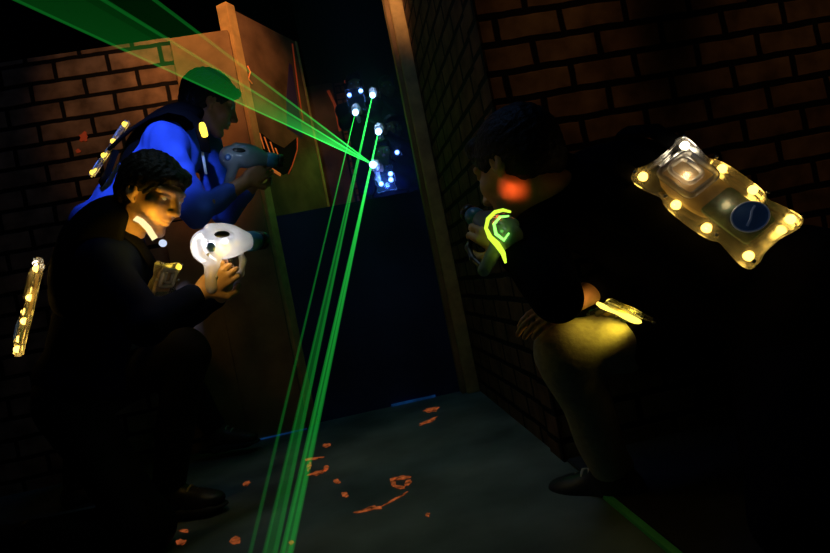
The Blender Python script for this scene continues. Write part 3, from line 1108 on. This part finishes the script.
# --- standing player behind, blue sweater
P1 = dict(
    pelvis=C(97, 240, 2.37), neck=C(186, 136, 2.42), front=V(.85, -.5, .2),
    collar=.035, shL=C(206, 148, 2.58), shR=C(164, 139, 2.27), elR=C(196, 212, 2.24), wrR=C(245, 182, 2.34), elL=C(226, 212, 2.55), wrL=C(258, 178, 2.46),
    hipL=C(104, 246, 2.47), hipR=C(84, 252, 2.29), knL=C(160, 338, 2.62), anL=C(216, 430, 2.72), ftL=RT * .98 - FW * .1,
    knR=C(86, 375, 2.33), anR=C(78, 486, 2.38), ftR=RT,
    head=C(209, 103, 2.42), hf=V(.83, -.3, .45), hu=V(.25, .96, .05), HS=1.0,
    handR=(V(.7, .55, .2), V(.0, -.5, -.85), (.5, .7, .5), 1),
    handL=(V(.3, .8, -.4), V(.85, -.1, .4), (.6, .8, .5), -1),
)
p1 = person('person', 'person in bright blue sweater leaning behind the timber edge aiming a phaser', P1, 'skind', 'sweater', 'darkjeans', h=.005, ch=.006, sleeve=.62, topname='sweater', shoes=('shoeb', 'lace'), toph=(.0055, 48))
p1ph = phaser('unlit grey blue phaser held by the player in blue sweater', C(245, 157, 2.33), V(.90, -.02, .42), V(.15, .98, 0),
              [(-.045, .0, 'iris'), (.03, .0, 'iris')], 1.0, 'clearg', 'plastic')
v1 = thing('laser_tag_vest', 'black vest over the blue sweater with thin yellow lit back plate', 'laser tag vest', P1['pelvis'], 'laser tag vests')
bp1, mw1 = plate(v1, 'back_plate', C(113, 150, 2.30), V(-.1, .1, -1), V(.55, .83, .05), V(-.74, .49, -.47), .8, .72, 'ledY2', .7)
tube('front_light_bar', [Vector(C(202, 124, 2.245)) - v1.location, Vector(C(203, 129, 2.235)) - v1.location, Vector(C(205, 136, 2.23)) - v1.location], [.011, .014, .012], M['ledY2'], v1)
vest_body(v1, P1, .045, 1.0, .07)
strap(v1, 'shoulder_strap', [C(110, 148, 2.24), C(130, 130, 2.235), C(150, 117, 2.225), C(170, 110, 2.23), C(187, 113, 2.24), C(198, 122, 2.245), C(203, 138, 2.24), C(206, 152, 2.23)],
      [V(-.6, .7, -.5), V(-.5, .8, -.5), V(-.2, .9, -.5), V(.2, .9, -.5), V(.5, .6, -.6), V(.7, .3, -.6), V(.8, .1, -.6), V(.8, 0, -.6)], [.05, .045, .042, .036, .028, .026, .026, .022], M['web'])
strap(v1, 'side_strap', [C(116, 150, 2.215), C(108, 172, 2.21), C(100, 184, 2.23)], [V(-.3, .3, -.9)] * 3, .02, M['web'])
strap(v1, 'trim_tape', [C(202, 148, 2.25), C(204, 162, 2.23), C(206, 174, 2.215)], [V(.7, 0, -.7)] * 3, .006, M['webtan'])

# ====================================================== player on the right
a3 = nrm(np.array((.21, -.224, -.142)))
b3 = nrm(np.array((.156, .108, .06)))
A3, B3 = V(*a3), V(*b3)
N3 = nrm(np.cross(B3, A3))
if np.dot(N3, FW) > 0:
    N3 = -N3
PC = C(711, 203, 1.33)
TC = PC - N3 * .155 - A3 * .0
NK = C(576, 184, 1.52)
PV = NK + nrm(TC - NK) * .56
P3 = dict(
    pelvis=PV, neck=NK, front=-N3,
    shL=NK + A3 * .06 - B3 * .19, shR=NK + A3 * .06 + B3 * .17,
    elL=C(556, 296, 1.27), wrL=C(514, 250, 1.37), elR=C(640, 262, 1.52), wrR=C(577, 300, 1.385), sleeveR=.72,
    hipL=PV + A3 * .04 - B3 * .09, hipR=PV + A3 * .04 + B3 * .05 - N3 * .04,
    knR=C(566, 352, 1.44), anR=C(612, 470, 1.50), ftR=V(-.4, 0, .9) * 1.0,
    knL=L(.60, 1.02, .08), anL=L(.98, .90, .10), ftL=nrm(np.array([0, 0, -1.0]) * .9 - RT * .4), soleL=nrm(-RT * .8 + FW * .2 + np.array([0, 0, .5])),
    head=C(518, 166, 1.49), collar=.06, hem=.09, skirt={'L': .98, 'R': .66}, hf=V(-.58, -.45, .68), hu=V(-.25, .9, .25), HS=1.1,
    handL=(V(-.7, .55, .3), V(-.2, .2, -.9), (.5, .8, .6), -1),
    handR=(V(-.85, -.42, .1), V(-.25, .75, -.55), (.15, .3, .3), 1),
)
P3['ftR'] = nrm(np.array([-.55, .6, 0]))
p3 = person('person', 'person in black jacket crouching at the brick corner with back to view', P3, 'skin', 'blackcloth', 'jeans', h=.005, ch=.006, sleeve=.9, topname='jacket', botn=(.005, 34))
v3 = thing('laser_tag_vest', 'vest on the crouching player with large clear back plate of yellow lights', 'laser tag vest', PV, 'laser tag vests')
bp3, mw3 = plate(v3, 'back_plate', PC, B3, -A3, N3, .97, .92, 'ledY', 1.2)
FPc = C(621, 314, 1.40)
fp3, mwf3 = plate(v3, 'front_plate', FPc, V(.1, .1, 1), V(-.90, .42, .0), V(-.40, -.84, -.36), .62, .33, 'ledY', .42, detail=True, lr=.55, leds=[])
o = tube('edge_light', [C(x, y, 1.365) for x, y in ((597, 303), (602, 306), (608, 309), (617, 312), (624, 315), (632, 319), (639, 322), (645, 325))], [.004, .0065, .0055, .006, .0085, .0085, .007, .008], M['ledYs'], fp3, 8)
o.matrix_parent_inverse = mwf3.inverted()
vest_body(v3, P3, .03, 1.0, 0, .15)
for sgn in (-1, 1):
    o = B3 * .08 * sgn
    strap(v3, 'shoulder_strap', [PC - A3 * .15 + o + N3 * .006, PC - A3 * .24 + o - N3 * .0, PC - A3 * .31 + o - N3 * .06, PC - A3 * .325 + o - N3 * .15, PC - A3 * .28 + o - N3 * .24, PC - A3 * .18 + o - N3 * .29],
          [N3, N3 - A3 * .3, N3 - A3, -A3, -A3 - N3, -N3], .028, M['web'])
p3ph = phaser('lime green edged phaser held by the crouching player at brick corner', C(497, 230, 1.40), V(-.50, .42, .75), V(.55, .8, .1),
              [(-.03, .0, 'ledG')], .85, 'clearg', 'plastic')
lime = [C(x, y, 1.335) for x, y in ((511, 212), (503, 210), (495, 212), (488, 219), (486, 228), (490, 237), (497, 244), (503, 253), (506, 263))]
o = tube('edge_light', lime, [.0025, .004, .0045, .005, .0045, .006, .0075, .006, .0035], M['ledYG'], p3ph, 8)
o.matrix_parent_inverse = p3ph.matrix_world.inverted()
o = tube('inner_edge_light', [C(x, y, 1.33) for x, y in ((509, 216), (500, 217), (494, 224), (496, 234), (504, 240), (509, 233))], [.002, .003, .0035, .004, .004, .002], M['ledG'], p3ph, 8)
o.matrix_parent_inverse = p3ph.matrix_world.inverted()

# ====================================================== far players


def far_person(label, head, hand, floor_z, f, mats, crouch, S=1.0):
    """Small player on the deck, given the head and forward hand; crouch shortens the legs."""
    f = nrm(f)
    l = np.cross([0, 0, 1.0], f)
    neck = head - np.array([0, 0, .17]) * S - f * .04
    pelz = max(floor_z + .22, neck[2] - .5 * S)
    pel = np.array([neck[0], neck[1], pelz]) - f * .12
    J = dict(pelvis=pel, neck=neck, front=f, shL=neck + l * .18 * S - np.array([0, 0, .05]), shR=neck - l * .18 * S - np.array([0, 0, .05]),
             head=head, hf=f, hu=np.array([0, 0, 1.0]), HS=1.0, base_z=floor_z)
    for sd, s in (('L', 1), ('R', -1)):
        w = hand + l * s * .03 - f * .06
        sh = J['sh' + sd]
        J['el' + sd] = (sh + w) / 2 + np.array([0, 0, -.12]) + l * s * .06
        J['wr' + sd] = w
        J['hip' + sd] = pel + l * s * .09
        J['an' + sd] = np.array([pel[0], pel[1], floor_z + .09]) + l * s * .12 - f * (.05 + .12 * crouch * (s < 0))
        J['kn' + sd] = (J['hip' + sd] + J['an' + sd]) / 2 + f * (.03 + .26 * crouch)
        J['ft' + sd] = f
        J['hand' + sd] = (f, l * s, (.6, .7, .5), s)
    return person('person', label, J, 'skind', mats[0], mats[1], h=.010, ch=.012, face=True, topname='jacket', S=S, group=None)


TOC = nrm(np.array([-.05, -1, -.1]))
fars = [
    ('far player in dark clothes standing leftmost behind the navy platform', C(355, 86, 5.95), C(357, 111, 5.7), TOC, 0.2, C(356, 110, 5.62)),
    ('far player standing rightmost at the top, aiming a green beam down the corridor', C(387, 88, 6.45), C(376, 95, 6.15), TOC, 0.1, C(373, 93, 6.05)),
    ('far player crouching in the middle below the standing pair', C(393, 128, 5.75), C(382, 131, 5.48), TOC, .7, C(379, 129, 5.40)),
    ('far player kneeling lowest by the navy platform edge with lit chest plate', C(383, 153, 5.2), C(378, 168, 4.98), TOC, 1.0, C(375, 166, 4.92)),
]
tipcol = ['green beam phaser of the leftmost far player', 'green beam phaser of the far player standing rightmost', 'green beam phaser of the far player crouching in the middle', 'brightest phaser of the lowest far player, source of the wide green fan']
aims = [C(250, 560, 1.05), C(265, 580, 1.05), C(284, 580, 1.05), C(100, -20, 1.0)]
muz = []
for i, (lab, hd, hn, f, cr_, ph) in enumerate(fars):
    far_person(lab, hd, hn, 1.1, f, ('blackcloth', 'darkjeans') if i != 3 else ('navycloth', 'darkjeans'), cr_)
    xx = nrm(aims[i] - ph)
    phaser(tipcol[i], ph, xx, np.array([0, 0, 1.0]), [(-.03, 0, 'ledB'), (.02, 0, 'ledBW')], 1.05, 'clearp', 'clearp', 'tipglow', 'ledBW')
    muz.append(ph + xx * .145)
    lamp('far_phaser_light', 'POINT', ph + xx * .03 + np.array([0, 0, .012]), (.7, 1.0, 1.0, 1.3)[i], (.4, .6, 1), .008)
# chest plates of the far players, blue lights
vests = [(0, C(356, 100, 5.74), 'small vest with two blue lights on the leftmost far player', [(-.06, .09), (.07, .12)]),
         (2, C(391, 146, 5.58), 'small vest with dim blue light on the crouching far player', [(.05, -.12)]),
         (3, C(385, 179, 5.02), 'vest with bright paired blue lights on the lowest far player', [(-.062, .02), (.062, .05), (-.045, -.06), (.055, -.03)])]
for i, c_, lab, ld in vests:
    v = thing('laser_tag_vest', lab, 'laser tag vest', c_, 'laser tag vests')
    plate(v, 'front_plate', c_, RT, np.array([0, 0, 1.0]), -FW, .9, .62, 'ledB', 1.0, detail=False, leds=ld, m='cleard', lr=2.0)
    hd = fars[i][1]
    for s in (-1, 1):
        strap(v, 'shoulder_strap', [c_ + RT * .07 * s + np.array([0, 0, .10]), c_ + RT * .08 * s + np.array([0, 0, .2]) + FW * .06, hd + RT * .085 * s - np.array([0, 0, .18]) + FW * .12], [-FW, -FW, UP], .02, M['web'])

# ====================================================== green laser light
GREEN = (.03, 1.0, .10)
MBt = beam_mat('laser beam light', GREEN, 70, .8, 4.5, .75)
MBv = beam_mat('laser thin light', GREEN, 42, .8, 4.5, .7)
MBu = beam_mat('laser fan edge light', GREEN, 300, 1.5, 5.7, .8)
MS = beam_mat('laser sheet light', GREEN, 210, 1.5, 6, .24)
MSd = beam_mat('laser narrow sheet light', GREEN, 62, 1.5, 4.2, .25)
MSf = beam_mat('laser faint sheet light', GREEN, 66, 1.5, 6, .10)


def sheet(name, org, a, b, m, root, th=.0015):
    bm = bmesh.new()
    va, vb = np.array(a) - org, np.array(b) - org
    n = nrm(np.cross(va, vb)) * th
    u = nrm(vb - va) * .002
    tri = [-u, va, vb, u]
    lo = [bm.verts.new(Vector(q - n)) for q in tri]
    hi = [bm.verts.new(Vector(q + n)) for q in tri]
    bm.faces.new(lo[::-1])
    bm.faces.new(hi)
    for i in range(4):
        j = (i + 1) % 4
        bm.faces.new((lo[i], lo[j], hi[j], hi[i]))
    bmesh.ops.recalc_face_normals(bm, faces=bm.faces)
    return link(name, me_from_bm(name, bm), m, root)


def ray(name, org, end, r, m, root):
    bm = bmesh.new()
    bm_tube(bm, [(0, 0, 0), (end - org) * .5, end - org], [r * .8, r, r], 8)
    bmesh.ops.recalc_face_normals(bm, faces=bm.faces)
    return link(name, me_from_bm(name, bm, True), m, root)


def fan(label, org, rays, sheets):
    root = thing('laser_fan', label, 'laser light', org, 'green laser light')
    for e, r, m in rays:
        ray('beam', org, e, r, m, root)
    for a, b, m in sheets:
        sheet('light_sheet', org, a, b, m, root)
    return root


DE = .9
e_top, e_mid, e_low, e_lw2 = C(91, -48, DE), C(58, -28, DE), C(-80, -44, DE), C(-120, 0, DE)
e_m2 = C(20, -36, DE)
fan('wide green laser fan sweeping from the lowest far player to the upper left', muz[3],
    [(e_top, .0035, MBu), (e_mid, .0035, MBu), (e_low, .0030, MBu)],
    [(e_mid, e_low, MS), (e_top, e_mid, MSf), (e_m2, e_low, MSf)])
DD = .62
fan('single thin green laser beam from the leftmost far phaser slanting down to the front', muz[0], [(C(248, 562, DD + .2), .0030, MBv)], [])
fan('narrow green laser fan from the top right far phaser slanting down to the front', muz[1],
    [(C(259, 575, DD + .2), .0030, MBt), (C(270, 578, DD + .2), .0040, MBt)], [(C(259, 575, DD + .2), C(272, 578, DD + .2), MSd)])
fan('narrow bright green laser fan from the middle far phaser slanting down to the front', muz[2],
    [(C(276, 580, DD + .2), .0040, MBt), (C(285, 580, DD + .2), .0045, MBt)], [(C(276, 580, DD + .2), C(286, 580, DD + .2), MSd)])

# ====================================================== haze on the deck
hz = bpy.data.materials.new('haze')
hz.use_nodes = True
nt = hz.node_tree
nt.nodes.clear()
o_ = nt.nodes.new('ShaderNodeOutputMaterial')
vs_ = nt.nodes.new('ShaderNodeVolumeScatter')
vs_.inputs['Density'].default_value = .06
vs_.inputs['Anisotropy'].default_value = .25
nt.links.new(vs_.outputs[0], o_.inputs['Volume'])
h_ = box('haze', (-.05, 4.3, 1.105), (1.3, 6.6, 2.95), hz)  # local haze box, added to give the far lights a halo
tag(h_, 'thin haze added around the far players to give their lights a halo', 'haze')
h_['kind'] = 'stuff'

# ====================================================== lights
WARM = (1, .56, .22)
lamp('ceiling_spot_left', 'SPOT', (-1.1, 1.6, 3.0), 26, WARM, .08, (-.95, 3.0, 1.78), 29, 1.0)
lamp('ceiling_spot_timber', 'SPOT', (-.1, 1.9, 3.0), 120, (1, .46, .13), .06, (-.46, 3.0, 2.10), 36, 1.0)
lamp('board_fill', 'SPOT', (-.25, 1.75, 3.0), 45, (1, .36, .10), .05, (-.60, 3.0, 1.42), 17, 1.0)  # extra spot added to brighten the plywood
lamp('ceiling_spot_post', 'SPOT', (-.1, 1.9, 3.0), 120, WARM, .06, (.49, 2.97, 2.2), 24, 1.0)
lamp('ceiling_spot_brick', 'SPOT', (.75, .75, 2.9), 9.5, WARM, .06, (.76, 1.74, 1.36), 20, 1.0)
lamp('ceiling_spot_brick_far', 'SPOT', (1.7, .75, 2.9), 7.5, WARM, .06, (1.55, 1.74, 1.15), 23, 1.0)
lamp('blacklight_player', 'SPOT', (-.22, .75, 2.12), 260, (.19, .31, 1), .06, tuple(C(146, 163, 2.3)), 17, .5)
lamp('blacklight_overhead', 'AREA', (.0, 2.0, 3.05), 2.4, (.14, .38, 1), .5, (.0, 2.6, 0))
lamp('floor_wash', 'SPOT', (-.3, 1.5, 3.0), 15, (.8, .95, .72), .15, (-.1, 1.9, 0), 44, 1.0)
lamp('far_warm', 'SPOT', (-.3, 5.6, 3.0), 9, WARM, .08, (0, 6.9, 2.3), 60, .8)
# light of the phasers and plates, plus two added fills
lamp('phaser_glow', 'POINT', C(222, 243, 1.85), .5, (1, .86, .66), .02)
lamp('phaser_under_light', 'POINT', C(204, 266, 1.70), .16, (1, .60, .10), .012)
lamp('panel_fill', 'SPOT', (.35, 2.3, 2.95), 16, (1, .36, .14), .06, (-.2, 3.3, 1.65), 34, 1.0)  # warm fill added to offset green beam spill on the barrier panel
lamp('phaser_lower_light', 'POINT', C(227, 252, 1.79), .12, (1, .68, .10), .012)
lamp('forearm_fill', 'POINT', C(232, 152, 2.20), .10, (.55, .7, 1), .012)  # fill added for forearm rim and highlights, the phaser here is unlit
lamp('collar_light', 'POINT', C(147, 236, 1.735), .60, (1, .58, .04), .012)
lamp('plate_inner_light', 'POINT', mw3 @ Vector((0, .08, .036)), .12, (1, .72, .35), .01)
lamp('plate_inner_light', 'POINT', mw3 @ Vector((0, -.03, .040)), .035, (1, .72, .35), .01)
lamp('front_plate_glow', 'SPOT', C(636, 312, 1.33), .85, (1, .70, .04), .015, C(594, 328, 1.42), 82, .7)
lamp('front_plate_glow', 'POINT', C(592, 298, 1.33), .05, (1, .55, .1), .012)
plate_lamps(mw2, [(-.0, .10), (0, -.10)], .03, (1, .62, .12), .03)
plate_lamps(mw1, [(0, 0)], .02, (1, .7, .12), .03)
lamp('phaser_red_light', 'SPOT', C(494, 224, 1.36), 1.7, (1, .14, .03), .012, C(509, 199, 1.42), 36, .8)
lamp('phaser_lime_light', 'POINT', C(495, 236, 1.38), .008, (.5, 1, .1), .012)
lamp('far_plate_light', 'POINT', C(386, 181, 4.88), 3.0, (.06, .16, 1), .02)

w = bpy.data.worlds.new('world')
sc.world = w
w.use_nodes = True
w.node_tree.nodes['Background'].inputs[0].default_value = (.02, .02, .05, 1)
w.node_tree.nodes['Background'].inputs[1].default_value = .006

sc.view_settings.view_transform = 'Standard'
sc.view_settings.look = 'None'
sc.view_settings.gamma = 1
sc.view_settings.exposure = 0
sc.view_settings.use_curve_mapping = False
sc.cycles.transparent_max_bounces = 32
sc.cycles.use_denoising = True
